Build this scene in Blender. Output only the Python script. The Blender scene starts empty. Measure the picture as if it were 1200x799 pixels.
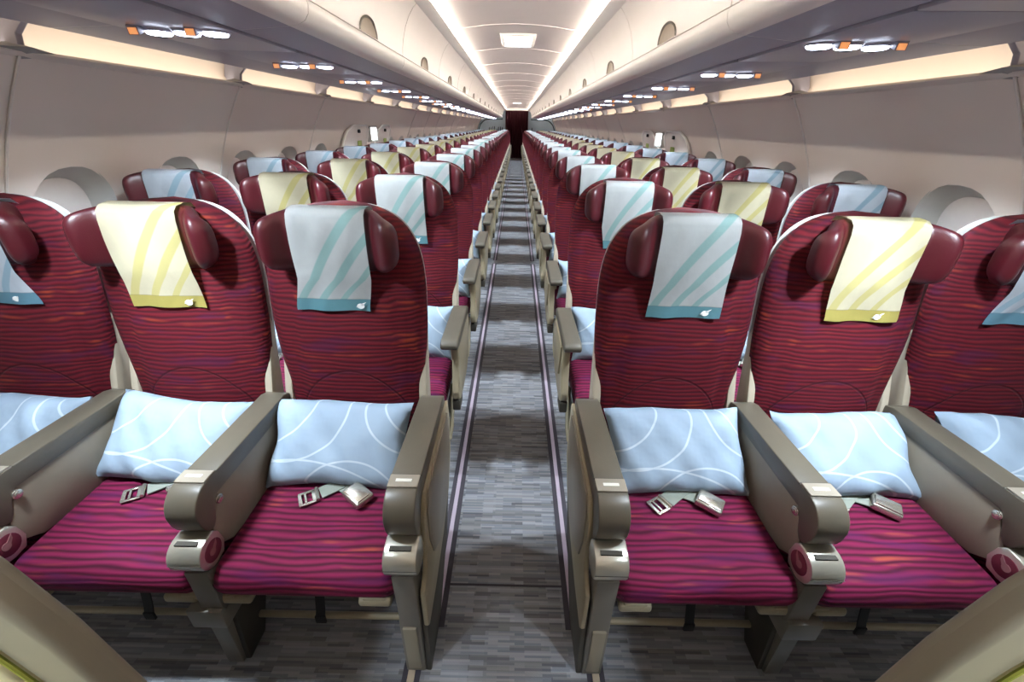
import bpy, bmesh, math, random
from mathutils import Vector, Matrix
random.seed(7)
S = bpy.context.scene
C = S.collection
PI = math.pi
PITCH = 0.79
NROW = 25
CAB0, CAB1 = -2.6, 21.0          # cabin from behind the viewpoint to the aft partition
SEATX = (0.5, 1.0, 1.502)
ORD = ['first', 'second', 'third', 'fourth', 'fifth', 'sixth', 'seventh', 'eighth', 'ninth', 'tenth', 'eleventh', 'twelfth']

# ------------------------------------------------------------------ materials
class NT:
    def __init__(s, name):
        s.m = bpy.data.materials.new(name); s.m.use_nodes = True
        s.t = s.m.node_tree; s.b = s.t.nodes['Principled BSDF']
    def n(s, kind, **kw):
        x = s.t.nodes.new(kind)
        for k, v in kw.items():
            if k.startswith('i_'): x.inputs[k[2:].replace('_', ' ')].default_value = v
            else: setattr(x, k, v)
        return x
    def l(s, a, b): s.t.links.new(a, b)
    def val(s, x, sock):
        if isinstance(x, (int, float)): sock.default_value = x
        else: s.l(x, sock)
    def m_(s, op, a, b=0.0, c=0.0):
        x = s.n('ShaderNodeMath', operation=op)
        s.val(a, x.inputs[0]); s.val(b, x.inputs[1]); s.val(c, x.inputs[2])
        return x.outputs[0]
    def mix(s, f, a, b):
        x = s.n('ShaderNodeMix', data_type='RGBA')
        s.val(f, x.inputs[0])
        for v, k in ((a, 6), (b, 7)):
            if isinstance(v, tuple): x.inputs[k].default_value = col(v)
            else: s.l(v, x.inputs[k])
        return x.outputs[2]
    def band(s, x, c, w, soft=0.3):
        # 1 inside |x-c|<w
        d = s.m_('ABSOLUTE', s.m_('SUBTRACT', x, c))
        r = s.n('ShaderNodeMapRange'); s.val(d, r.inputs[0])
        r.inputs[1].default_value = w * (1 - soft); r.inputs[2].default_value = w
        r.inputs[3].default_value = 1; r.inputs[4].default_value = 0
        return r.outputs[0]

def lin(c):
    c = c / 255
    return c / 12.92 if c <= 0.04045 else ((c + 0.055) / 1.055) ** 2.4
def col(rgb): return (lin(rgb[0]), lin(rgb[1]), lin(rgb[2]), 1)

def plain(name, rgb, rough=0.5, metal=0.0, noise=0.06, nscale=30, bump=0.0, bscale=200, coat=0.0):
    t = NT(name); b = t.b
    tc = t.n('ShaderNodeTexCoord')
    nz = t.n('ShaderNodeTexNoise'); nz.inputs['Scale'].default_value = nscale; nz.inputs['Detail'].default_value = 3
    t.l(tc.outputs['Object'], nz.inputs['Vector'])
    a = tuple(max(0, c * (1 - noise)) for c in rgb); d = tuple(min(255, c * (1 + noise)) for c in rgb)
    t.l(t.mix(nz.outputs[0], a, d), b.inputs['Base Color'])
    b.inputs['Roughness'].default_value = rough; b.inputs['Metallic'].default_value = metal
    b.inputs['Coat Weight'].default_value = coat
    if bump:
        n2 = t.n('ShaderNodeTexNoise'); n2.inputs['Scale'].default_value = bscale
        t.l(tc.outputs['Object'], n2.inputs['Vector'])
        bp = t.n('ShaderNodeBump'); bp.inputs['Strength'].default_value = bump; bp.inputs['Distance'].default_value = 0.002
        t.l(n2.outputs[0], bp.inputs['Height']); t.l(bp.outputs[0], b.inputs['Normal'])
    return t.m

def emit(name, rgb, strength, rough=0.4):
    t = NT(name)
    t.b.inputs['Base Color'].default_value = (0.8, 0.8, 0.8, 1)
    t.b.inputs['Emission Color'].default_value = col(rgb)
    t.b.inputs['Emission Strength'].default_value = strength
    t.b.inputs['Roughness'].default_value = rough
    return t.m

def fabric(name, axis, freq, dark, mid, light, accent, accent2, arc=None):
    """woven cloth with wavering horizontal lines; axis = the coordinate that counts the lines"""
    t = NT(name); b = t.b
    tc = t.n('ShaderNodeTexCoord')
    oi = t.n('ShaderNodeObjectInfo')
    off = t.n('ShaderNodeCombineXYZ'); t.l(t.m_('MULTIPLY', oi.outputs['Random'], 9.0), off.inputs[0])
    add = t.n('ShaderNodeVectorMath', operation='ADD')
    t.l(tc.outputs['Object'], add.inputs[0]); t.l(off.outputs[0], add.inputs[1])
    sep = t.n('ShaderNodeSeparateXYZ'); t.l(tc.outputs['Object'], sep.inputs[0])
    X, Y, Z = sep.outputs
    q = t.m_('ADD', Z, Y) if axis == 'zy' else Z
    def noise(sx, sq, detail=2):
        mp = t.n('ShaderNodeMapping'); mp.inputs['Scale'].default_value = (sx, sq, sq)
        t.l(add.outputs[0], mp.inputs['Vector'])
        n = t.n('ShaderNodeTexNoise'); n.inputs['Scale'].default_value = 1; n.inputs['Detail'].default_value = detail
        t.l(mp.outputs[0], n.inputs['Vector']); return n.outputs[0]
    w1 = noise(5.5, 22, 1); w2 = noise(2.5, 7, 1)
    ph = t.m_('ADD', t.m_('MULTIPLY', q, freq * 2 * PI), t.m_('MULTIPLY', w1, 10.0))
    ph = t.m_('ADD', ph, t.m_('MULTIPLY', w2, 8.0))
    s = t.m_('MULTIPLY_ADD', t.m_('SINE', ph), 0.5, 0.5)
    s2 = t.m_('POWER', s, 0.8)
    base = t.mix(s2, dark, light)
    base = t.mix(t.m_('MULTIPLY', noise(4, 60), 0.55), base, mid)
    r = t.n('ShaderNodeMapRange'); t.l(noise(6, 30), r.inputs[0]); r.inputs[1].default_value = 0.60; r.inputs[2].default_value = 0.74
    base = t.mix(t.m_('MULTIPLY', t.m_('MULTIPLY', r.outputs[0], s), 0.8), base, accent)
    r2 = t.n('ShaderNodeMapRange'); t.l(noise(5, 24, 3), r2.inputs[0]); r2.inputs[1].default_value = 0.45; r2.inputs[2].default_value = 0.32
    base = t.mix(t.m_('MULTIPLY', r2.outputs[0], 0.55), base, accent2)
    hgt = s
    if arc:      # stitched arched seam low on the backrest
        cz, ra, rb = arc
        ex = t.m_('DIVIDE', X, ra); ez = t.m_('DIVIDE', t.m_('SUBTRACT', Z, cz), rb)
        d = t.m_('SQRT', t.m_('ADD', t.m_('MULTIPLY', ex, ex), t.m_('MULTIPLY', ez, ez)))
        bd = t.band(d, 1.0, 0.02, 0.8)
        base = t.mix(t.m_('MULTIPLY', bd, 0.5), base, tuple(c * 0.5 for c in dark))
        hgt = t.m_('SUBTRACT', s, t.m_('MULTIPLY', bd, 3.0))
    t.l(base, b.inputs['Base Color'])
    b.inputs['Roughness'].default_value = 0.8
    b.inputs['Specular IOR Level'].default_value = 0.22
    bp = t.n('ShaderNodeBump'); bp.inputs['Strength'].default_value = 0.35; bp.inputs['Distance'].default_value = 0.002
    t.l(hgt, bp.inputs['Height']); t.l(bp.outputs[0], b.inputs['Normal'])
    return t.m

def cover_mat(name, ground, stripe, hem):
    """thin headrest cloth: pale ground, three swooping stripes, a coloured hem with a white emblem"""
    t = NT(name); b = t.b
    tc = t.n('ShaderNodeTexCoord'); sep = t.n('ShaderNodeSeparateXYZ'); t.l(tc.outputs['UV'], sep.inputs[0])
    U, V = sep.outputs[0], sep.outputs[1]
    sw = t.m_('MULTIPLY', t.m_('POWER', t.m_('MAXIMUM', t.m_('SUBTRACT', V, 0.05), 0.0), 1.5), 1.02)
    sw2 = t.m_('MULTIPLY', sw, 1.25); sw3 = t.m_('MULTIPLY', sw, 1.5)
    x = t.m_('SUBTRACT', U, sw)
    wd = t.m_('MULTIPLY_ADD', V, 0.03, 0.062)
    m = t.band(t.m_('DIVIDE', t.m_('SUBTRACT', x, 0.05), wd), 0.0, 1.0, 0.25)
    m = t.m_('MAXIMUM', m, t.band(t.m_('DIVIDE', t.m_('SUBTRACT', t.m_('SUBTRACT', U, sw2), 0.33), wd), 0.0, 1.0, 0.25))
    m = t.m_('MAXIMUM', m, t.band(t.m_('DIVIDE', t.m_('SUBTRACT', t.m_('SUBTRACT', U, sw3), 0.60), t.m_('MULTIPLY', wd, 0.8)), 0.0, 1.0, 0.25))
    nz = t.n('ShaderNodeTexNoise'); nz.inputs['Scale'].default_value = 60; t.l(tc.outputs['Object'], nz.inputs['Vector'])
    base = t.mix(nz.outputs[0], tuple(c * 0.97 for c in ground), ground)
    base = t.mix(t.m_('MULTIPLY', m, 0.8), base, stripe)
    hm = t.m_('LESS_THAN', V, 0.135)
    base = t.mix(hm, base, hem)
    ln = t.band(V, 0.137, 0.006)
    base = t.mix(t.m_('MULTIPLY', ln, 0.4), base, tuple(c * 0.7 for c in hem))
    t.l(base, b.inputs['Base Color']); b.inputs['Roughness'].default_value = 0.9
    n2 = t.n('ShaderNodeTexNoise'); n2.inputs['Scale'].default_value = 14; n2.inputs['Detail'].default_value = 4
    t.l(tc.outputs['Object'], n2.inputs['Vector'])
    bp = t.n('ShaderNodeBump'); bp.inputs['Strength'].default_value = 0.3; bp.inputs['Distance'].default_value = 0.01
    t.l(n2.outputs[0], bp.inputs['Height']); t.l(bp.outputs[0], b.inputs['Normal'])
    return t.m

def pillow_mat():
    t = NT('pillow_cloth'); b = t.b
    tc = t.n('ShaderNodeTexCoord'); sep = t.n('ShaderNodeSeparateXYZ'); t.l(tc.outputs['UV'], sep.inputs[0])
    U, V = sep.outputs[0], sep.outputs[1]
    oi = t.n('ShaderNodeObjectInfo')
    U = t.m_('ADD', U, t.m_('MULTIPLY', t.m_('SUBTRACT', oi.outputs['Random'], 0.5), 0.10))
    m = None
    for cu, cv, r in ((-0.02, 1.02, 0.52), (1.05, 0.95, 0.56), (1.2, 1.15, 0.62), (0.2, -1.45, 1.75), (0.15, 0.9, 0.62), (0.62, -0.25, 0.55)):
        du = t.m_('MULTIPLY', t.m_('SUBTRACT', U, cu), 1.5); dv = t.m_('SUBTRACT', V, cv)
        d = t.m_('SQRT', t.m_('ADD', t.m_('MULTIPLY', du, du), t.m_('MULTIPLY', dv, dv)))
        k = t.band(d, r, 0.014, 0.5)
        m = k if m is None else t.m_('MAXIMUM', m, k)
    nz = t.n('ShaderNodeTexNoise'); nz.inputs['Scale'].default_value = 5; t.l(tc.outputs['Object'], nz.inputs['Vector'])
    base = t.mix(nz.outputs[0], (134, 152, 170), (146, 164, 180))
    base = t.mix(t.m_('MULTIPLY', m, 0.6), base, (200, 210, 216))
    t.l(base, b.inputs['Base Color']); b.inputs['Roughness'].default_value = 0.85
    n2 = t.n('ShaderNodeTexNoise'); n2.inputs['Scale'].default_value = 9; n2.inputs['Detail'].default_value = 3
    t.l(tc.outputs['Object'], n2.inputs['Vector'])
    bp = t.n('ShaderNodeBump'); bp.inputs['Strength'].default_value = 0.45; bp.inputs['Distance'].default_value = 0.02
    t.l(n2.outputs[0], bp.inputs['Height']); t.l(bp.outputs[0], b.inputs['Normal'])
    return t.m

def carpet_mat():
    t = NT('carpet'); b = t.b
    tc = t.n('ShaderNodeTexCoord')
    def bricks(w, h, off, c1, c2, bias):
        mp = t.n('ShaderNodeMapping'); mp.inputs['Location'].default_value = (off, off * 0.37, 0)
        t.l(tc.outputs['Object'], mp.inputs['Vector'])
        x = t.n('ShaderNodeTexBrick', offset=0.37, offset_frequency=2)
        x.inputs['Scale'].default_value = 1; x.inputs['Brick Width'].default_value = w; x.inputs['Row Height'].default_value = h
        x.inputs['Mortar Size'].default_value = 0; x.inputs['Color1'].default_value = col(c1); x.inputs['Color2'].default_value = col(c2)
        x.inputs['Bias'].default_value = bias
        t.l(mp.outputs[0], x.inputs['Vector']); return x.outputs[0]
    a = bricks(0.120, 0.0135, 3.3, (70, 74, 82), (136, 142, 152), 0.0)
    c = bricks(0.080, 0.0067, 1.7, (58, 60, 66), (146, 142, 136), 0.1)
    base = t.mix(0.45, a, c)
    d = bricks(0.15, 0.0135, 0.9, (0, 0, 0), (255, 255, 255), -0.45)
    sp = t.n('ShaderNodeSeparateColor'); t.l(d, sp.inputs[0])
    g = t.n('ShaderNodeMapRange'); t.l(sp.outputs[0], g.inputs[0]); g.inputs[1].default_value = 0.55; g.inputs[2].default_value = 0.7
    base = t.mix(t.m_('MULTIPLY', g.outputs[0], 0.75), base, (34, 30, 34))
    t.l(base, b.inputs['Base Color']); b.inputs['Roughness'].default_value = 0.95
    nz = t.n('ShaderNodeTexNoise'); nz.inputs['Scale'].default_value = 400; t.l(tc.outputs['Object'], nz.inputs['Vector'])
    bp = t.n('ShaderNodeBump'); bp.inputs['Strength'].default_value = 0.4; bp.inputs['Distance'].default_value = 0.003
    t.l(nz.outputs[0], bp.inputs['Height']); t.l(bp.outputs[0], b.inputs['Normal'])
    return t.m

def curtain_mat():
    return plain('curtain_cloth', (72, 14, 28), 0.85, noise=0.12, nscale=40)

M = {}
M['back'] = fabric('backrest_fabric', 'z', 72, (44, 5, 15), (68, 9, 21), (98, 15, 27), (130, 50, 28), (62, 14, 46))
M['back_arc'] = fabric('backrest_fabric_arched_seam', 'z', 72, (44, 5, 15), (68, 9, 21), (98, 15, 27), (130, 50, 28), (62, 14, 46), arc=(0.47, 0.185, 0.235))
M['cush'] = fabric('cushion_fabric', 'zy', 50, (40, 4, 20), (88, 14, 46), (118, 24, 64), (150, 70, 44), (78, 22, 70))
M['leather'] = plain('burgundy_leather', (64, 10, 20), 0.38, noise=0.1, nscale=14, bump=0.15, bscale=350)
M['cov_teal'] = cover_mat('headrest_cloth_teal', (202, 205, 203), (140, 184, 180), (108, 160, 170))
M['cov_yellow'] = cover_mat('headrest_cloth_yellow', (212, 203, 172), (198, 186, 112), (186, 172, 92))
M['cov_blue'] = cover_mat('headrest_cloth_blue', (214, 224, 232), (156, 192, 208), (112, 160, 180))
M['emblem'] = plain('emblem_white', (236, 238, 234), 0.7, noise=0.01)
M['shell_w'] = plain('seat_shell_white', (168, 170, 166), 0.45, noise=0.02)
M['shell_b'] = plain('seat_shell_beige', (160, 150, 132), 0.5, noise=0.04)
M['armcap'] = plain('armrest_bronze_plastic', (88, 82, 70), 0.38, noise=0.03, bump=0.1, bscale=500)
M['armlab'] = plain('armrest_label_grey', (146, 138, 124), 0.4, noise=0.02)
M['armwhite'] = plain('label_print_white', (226, 224, 214), 0.5, noise=0.01)
M['armpanel'] = plain('armrest_side_taupe', (128, 119, 104), 0.42, noise=0.03)
M['armpad'] = plain('armrest_pad_grey', (82, 77, 66), 0.5, noise=0.05)
M['champ'] = plain('champagne_plastic', (146, 136, 112), 0.45, noise=0.03)
M['silver'] = plain('hinge_silver', (200, 197, 182), 0.28, metal=0.75, noise=0.03)
M['strut'] = plain('leg_grey_paint', (110, 106, 97), 0.4, metal=0.15, noise=0.03)
M['dark'] = plain('dark_olive_plastic', (58, 54, 45), 0.6, noise=0.05)
M['black'] = plain('black_cloth', (22, 22, 22), 0.8, noise=0.1)
M['belt'] = plain('belt_webbing', (128, 134, 124), 0.7, noise=0.06, nscale=300)
M['metal'] = plain('buckle_metal', (206, 200, 186), 0.25, metal=0.85, noise=0.03)
M['badge'] = plain('badge_burgundy', (96, 34, 48), 0.45, noise=0.05)
M['crest'] = plain('crest_tone', (140, 96, 98), 0.5, noise=0.03)
M['wall'] = plain('sidewall_panel', (228, 218, 208), 0.55, noise=0.012, nscale=4)
M['bezel'] = plain('window_bezel', (196, 196, 190), 0.5, noise=0.02)
M['shade'] = plain('window_shade', (226, 220, 214), 0.6, noise=0.02)
M['bin'] = plain('bin_door_cream', (236, 230, 224), 0.4, noise=0.015, nscale=5)
M['lip'] = plain('bin_edge_white', (244, 242, 236), 0.35, noise=0.015, nscale=5)
M['under'] = plain('bin_underside_grey', (150, 148, 162), 0.38, noise=0.02, nscale=6)
M['psu'] = plain('service_panel_grey', (158, 156, 168), 0.35, noise=0.02, nscale=6)
M['seam'] = plain('seam_dark', (60, 58, 62), 0.7, noise=0.02)
M['ceil'] = plain('ceiling_panel', (226, 220, 218), 0.45, noise=0.015, nscale=4)
M['cove'] = plain('cove_panel', (232, 218, 204), 0.6, noise=0.015, nscale=4)
M['ledge'] = plain('cove_ledge', (220, 212, 202), 0.5, noise=0.02)
M['bracket'] = plain('cove_bracket', (150, 150, 146), 0.5, noise=0.03)
M['latch'] = plain('latch_taupe', (160, 146, 126), 0.45, noise=0.05)
M['carpet'] = carpet_mat()
M['strip'] = plain('floor_strip_lilac', (160, 146, 158), 0.5, noise=0.05)
M['stripedge'] = plain('floor_strip_edge', (46, 42, 50), 0.7, noise=0.05)
M['curtain'] = curtain_mat()
M['bulk'] = plain('partition_blue', (206, 224, 236), 0.6, noise=0.03, nscale=3)
M['bulkdark'] = plain('partition_print', (62, 78, 92), 0.7, noise=0.03)
M['pillow'] = pillow_mat()
M['cream'] = plain('cream_leather', (214, 204, 160), 0.5, noise=0.12, nscale=9, bump=0.3, bscale=60)
M['piping'] = plain('piping_yellow', (150, 154, 62), 0.5, noise=0.05)
M['bizshell'] = plain('seat_surround_taupe', (132, 125, 108), 0.42, noise=0.03, nscale=6)
M['placard'] = plain('placard_green', (150, 170, 90), 0.6, noise=0.05)
M['E_cove'] = emit('cove_lamp_warm', (255, 244, 228), 4.2)
M['E_ceil'] = emit('ceiling_lamp_warm', (255, 243, 228), 60.0)
M['E_read'] = emit('reading_lamp_lens', (226, 234, 255), 14.0)
M['E_panel'] = emit('ceiling_lamp_panel', (240, 246, 255), 6.0)
M['E_day'] = emit('daylight_window', (246, 248, 255), 7.0)
M['E_amber'] = emit('amber_sign', (255, 150, 40), 0.8)

# ------------------------------------------------------------------ mesh helpers
def newmesh(name, bm, mats, smooth=True, angle=40):
    me = bpy.data.meshes.new(name)
    bmesh.ops.recalc_face_normals(bm, faces=bm.faces)
    bm.to_mesh(me); bm.free()
    for m in (mats if isinstance(mats, (list, tuple)) else [mats]): me.materials.append(M[m])
    if smooth:
        for p in me.polygons: p.use_smooth = True
        me.set_sharp_from_angle(angle=math.radians(angle))
    return me
def link(name, me, parent=None, loc=(0, 0, 0), rot=(0, 0, 0)):
    o = bpy.data.objects.new(name, me); C.objects.link(o)
    o.location = loc; o.rotation_euler = rot
    if parent: o.parent = parent
    return o
def empty(name, loc=(0, 0, 0), rot=(0, 0, 0)):
    o = bpy.data.objects.new(name, None); C.objects.link(o); o.location = loc; o.rotation_euler = rot
    o.empty_display_size = 0.1
    return o
def tag(o, label=None, cat=None, group=None, kind=None):
    if label: o['label'] = label
    if cat: o['category'] = cat
    if group: o['group'] = group
    if kind: o['kind'] = kind
    return o
def struct(name, me, label=None, cat=None):
    o = link(name, me); o['kind'] = 'structure'
    if label: o['label'] = label
    if cat: o['category'] = cat
    return o

def bevel(bm, w, seg=2, ang=30):
    es = [e for e in bm.edges if len(e.link_faces) == 2 and e.calc_face_angle(0) > math.radians(ang)]
    bmesh.ops.bevel(bm, geom=es, offset=w, segments=seg, profile=0.5, affect='EDGES', clamp_overlap=True)
def merge(bm, other, mat=0):
    me = bpy.data.meshes.new('tmp'); 
    for f in other.faces: f.material_index = mat
    other.to_mesh(me); other.free(); bm.from_mesh(me); bpy.data.meshes.remove(me)
def box(c, s, bev=0.0, seg=2, rot=None):
    b = bmesh.new(); bmesh.ops.create_cube(b, size=1)
    for v in b.verts: v.co = Vector((v.co.x * s[0], v.co.y * s[1], v.co.z * s[2]))
    if bev: bevel(b, bev, seg)
    if rot: bmesh.ops.rotate(b, verts=b.verts, matrix=Matrix.Rotation(rot[1], 3, rot[0]))
    bmesh.ops.translate(b, verts=b.verts, vec=c)
    return b
def prism(pts, a0, a1, axis='x', bev=0.0, seg=2, ang=30):
    """closed polygon in the other two axes, extruded along axis"""
    b = bmesh.new()
    def P(p, a):
        if axis == 'x': return (a, p[0], p[1])
        if axis == 'y': return (p[0], a, p[1])
        return (p[0], p[1], a)
    v0 = [b.verts.new(P(p, a0)) for p in pts]; v1 = [b.verts.new(P(p, a1)) for p in pts]
    b.faces.new(v0); b.faces.new(v1[::-1])
    n = len(pts)
    for i in range(n): b.faces.new((v0[i], v0[(i + 1) % n], v1[(i + 1) % n], v1[i]))
    bmesh.ops.recalc_face_normals(b, faces=b.faces)
    if bev: bevel(b, bev, seg, ang)
    return b
def sheet(pts, y0, y1, ny=1, thick=0.0, xmod=None):
    """open profile (x,z) swept along y"""
    b = bmesh.new(); rows = []
    for j in range(ny + 1):
        y = y0 + (y1 - y0) * j / ny
        rows.append([b.verts.new((x + (xmod(x, y, z) if xmod else 0), y, z)) for x, z in pts])
    for j in range(ny):
        for i in range(len(pts) - 1):
            b.faces.new((rows[j][i], rows[j][i + 1], rows[j + 1][i + 1], rows[j + 1][i]))
    return b
def tube(path, r, n=10, closed=False):
    b = bmesh.new(); rings = []
    P = [Vector(p) for p in path]
    up = Vector((0, 0, 1))
    for i, p in enumerate(P):
        a = P[i - 1] if i > 0 else P[i]; c = P[i + 1] if i < len(P) - 1 else P[i]
        d = (c - a).normalized()
        s = d.cross(up)
        if s.length < 0.05: s = d.cross(Vector((0, 1, 0)))
        s.normalize(); w = s.cross(d)
        rr = r[i] if isinstance(r, (list, tuple)) else r
        rings.append([b.verts.new(p + (s * math.cos(2 * PI * k / n) + w * math.sin(2 * PI * k / n)) * rr) for k in range(n)])
    for i in range(len(rings) - 1):
        for k in range(n): b.faces.new((rings[i][k], rings[i][(k + 1) % n], rings[i + 1][(k + 1) % n], rings[i + 1][k]))
    b.faces.new(rings[0]); b.faces.new(rings[-1][::-1])
    bmesh.ops.recalc_face_normals(b, faces=b.faces)
    return b
def disc(c, r, axis, depth, n=24, bev=0.0):
    pts = [(math.cos(2 * PI * k / n) * r, math.sin(2 * PI * k / n) * r) for k in range(n)]
    i = 'xyz'.index(axis)
    cc = [c[j] for j in range(3) if j != i]
    b = prism([(p[0] + cc[0], p[1] + cc[1]) for p in pts], c[i] - depth / 2, c[i] + depth / 2, axis, bev, 2, 50)
    return b
def ribbon(path, w, th, side=(1, 0, 0)):
    """flat strap along a path"""
    b = bmesh.new(); P = [Vector(p) for p in path]; rings = []
    for i, p in enumerate(P):
        a = P[max(i - 1, 0)]; c = P[min(i + 1, len(P) - 1)]; d = (c - a).normalized()
        s = Vector(side[i]) if isinstance(side[0], (list, tuple)) else Vector(side)
        s = (s - d * s.dot(d)).normalized(); n = s.cross(d)
        rings.append([b.verts.new(p + s * w / 2 * a1 + n * th / 2 * a2) for a1, a2 in ((-1, -1), (1, -1), (1, 1), (-1, 1))])
    for i in range(len(rings) - 1):
        for k in range(4): b.faces.new((rings[i][k], rings[i][(k + 1) % 4], rings[i + 1][(k + 1) % 4], rings[i + 1][k]))
    b.faces.new(rings[0]); b.faces.new(rings[-1][::-1])
    return b
def arcpts(cx, cy, r, a0, a1, n):
    return [(cx + r * math.cos(math.radians(a0 + (a1 - a0) * i / n)), cy + r * math.sin(math.radians(a0 + (a1 - a0) * i / n))) for i in range(n + 1)]
def interp(x, pts):
    for (a, b), (c, d) in zip(pts, pts[1:]):
        if x <= c:
            k = max(0, (x - a) / (c - a)); k = k * k * (3 - 2 * k); return b + (d - b) * k
    return pts[-1][1]

# ------------------------------------------------------------------ seat parts  (local frame: x from seat centre, y = cabin y of row one minus 0.9, z from floor)
OY = 0.9
def cushion_mesh():
    b = bmesh.new(); nx, ny = 18, 22
    hw = 0.2235; y0, y1 = 0.628, 1.13; zb, zt = 0.315, 0.425
    ring = []
    # closed cross-section in (y,z), swept in x with rounding at the sides
    sec = []
    sec += [(y1, zb)] + [(y1, zt)]
    for i in range(1, 12): sec.append((y1 + (y0 + 0.055 - y1) * i / 12, zt + 0.006 * math.sin(PI * i / 12) - 0.003 * (i / 12)))
    sec += [(p[0], p[1]) for p in arcpts(y0 + 0.05, zt - 0.05 - 0.003, 0.05, 90, 200, 8)]
    sec += [(y0 + 0.02, zb + 0.01), (y0 + 0.06, zb)]
    cy = (y0 + y1) / 2; cz = (zb + zt) / 2
    xs = [-hw, -hw + 0.004, -hw + 0.014, -hw + 0.03] + [(-hw + 0.03) + (2 * hw - 0.06) * i / 14 for i in range(1, 14)] + [hw - 0.03, hw - 0.014, hw - 0.004, hw]
    def ins(x):
        d = hw - abs(x)
        return 0.02 * (1 - min(1, d / 0.03)) ** 2
    for x in xs:
        k = ins(x)
        ring.append([b.verts.new((x, y - OY + (k * 0.7 if y < cy else -k * 0.7), (z - k if z > cz else z + k * 0.4) + (0.004 * math.cos(x / hw * PI / 2) if z > cz else 0))) for y, z in sec])
    n = len(sec)
    for i in range(len(ring) - 1):
        for k in range(n): b.faces.new((ring[i][k], ring[i][(k + 1) % n], ring[i + 1][(k + 1) % n], ring[i + 1][k]))
    b.faces.new(ring[0]); b.faces.new(ring[-1][::-1])
    return newmesh('seat_cushion', b, 'cush', angle=60)

def hw_back(z, top=1.19, grow=0.0):
    w = interp(z, [(0.40, 0.208), (0.60, 0.220), (0.86, 0.237), (2, 0.237)]) + grow
    z0 = 0.90
    if z > z0:
        k = min(1, (z - z0) / (top + grow - z0)); w *= max(0.0, 1 - k ** 3.0) ** (1 / 2.6)
    return w
def y_back(z): return 1.105 + 0.10 * (z - 0.42) / 0.75 + 0.012 * math.sin((z - 0.42) / 0.75 * PI * 1.0) * -1

def back_mesh(front, back, mat, grow=0.0, z0=0.40, top=1.19, zmax=None, bulge=0.018, extra=None):
    """slab following the reclined back; front/back = offsets behind the cloth line"""
    b = bmesh.new(); nz, nx = 44, 20
    zt = top + grow
    zs = []
    for i in range(nz + 1):
        k = i / nz; zs.append(z0 + (zt - z0) * (1 - (1 - k) ** 1.35))
    if zmax: zs = [z for z in zs if z < zmax] + [zmax]
    F, B = [], []
    for z in zs:
        w = max(hw_back(z, top, grow), 0.004)
        rf, rb = [], []
        for i in range(nx + 1):
            s = -1 + 2 * i / nx; s = math.sin(s * PI / 2) * 0.35 + s * 0.65
            x = s * w
            edge = abs(s) ** 6
            tp = min(1, max(0, (zt - z) / 0.03)); tp = tp ** 0.5
            yf = y_back(z) + front - bulge * (1 - s * s) + 0.010 * math.exp(-((abs(x) - 0.165) / 0.02) ** 2) * (1 if bulge > 0 else 0) + edge * (back - front) * 0.45 + (1 - tp) * (back - front) * 0.4
            yb = y_back(z) + back - edge * (back - front) * 0.25
            rf.append(b.verts.new((x, yf - OY, z))); rb.append(b.verts.new((x, yb - OY, z)))
        F.append(rf); B.append(rb)
    for j in range(len(F) - 1):
        for i in range(nx):
            b.faces.new((F[j][i], F[j][i + 1], F[j + 1][i + 1], F[j + 1][i]))
            b.faces.new((B[j][i], B[j + 1][i], B[j + 1][i + 1], B[j][i + 1]))
        b.faces.new((F[j][0], F[j + 1][0], B[j + 1][0], B[j][0])); b.faces.new((F[j][nx], B[j][nx], B[j + 1][nx], F[j + 1][nx]))
    for i in range(nx):
        b.faces.new((F[0][i], B[0][i], B[0][i + 1], F[0][i + 1])); b.faces.new((F[-1][i], F[-1][i + 1], B[-1][i + 1], B[-1][i]))
    return b

def shell_mesh():
    b = back_mesh(0.070, 0.100, 'x', grow=-0.006, z0=0.42, top=1.19, bulge=0)
    for f in b.faces: f.material_index = 0 if f.calc_center_median().z > 0.80 else 1
    for sx in (-1, 1):      # lower side frame of the back
        merge(b, prism([(1.085 - OY, 0.42), (1.17 - OY, 0.42), (1.235 - OY, 0.80), (1.225 - OY, 0.84), (1.20 - OY, 0.80), (1.135 - OY, 0.62)], sx * 0.205, sx * 0.230, 'x', 0.006), 1)
    return newmesh('back_shell', b, ['shell_w', 'shell_b'])

def head_mesh():
    b = bmesh.new(); n1, n2 = 40, 26
    a, bb, c = 0.188, 0.040, 0.089      # half width, half depth, half height
    rows = []
    def sp(v, e): return math.copysign(abs(v) ** e, v)
    for i in range(n1 + 1):
        th = -PI / 2 + PI * i / n1
        r = []
        for j in range(n2):
            ph = 2 * PI * j / n2
            x = a * sp(math.sin(th), 0.55)
            cc = sp(math.cos(th), 0.5) if abs(math.cos(th)) > 1e-6 else 0.001
            y = bb * cc * sp(math.cos(ph), 0.75); z = c * cc * sp(math.sin(ph), 0.62)
            ax = abs(x)
            k = min(1, max(0, (ax - 0.100) / 0.070)); k = k * k * (3 - 2 * k)
            y -= 0.045 * k
            y -= 0.012 * math.exp(-((ax - 0.155) / 0.03) ** 2)       # fuller wings
            z *= 1 - 0.05 * k
            y += 0.005 * math.exp(-((ax - 0.114) / 0.010) ** 2) * (1 if y < 0 else 0)   # crease where the wing folds
            r.append(b.verts.new((x, y + 1.178 - OY, z + 1.098)))
        rows.append(r)
    for i in range(n1):
        for j in range(n2):
            try: b.faces.new((rows[i][j], rows[i][(j + 1) % n2], rows[i + 1][(j + 1) % n2], rows[i + 1][j]))
            except ValueError: pass
    bmesh.ops.remove_doubles(b, verts=b.verts, dist=0.0006)
    return newmesh('headrest', b, 'leather', angle=70)

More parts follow.
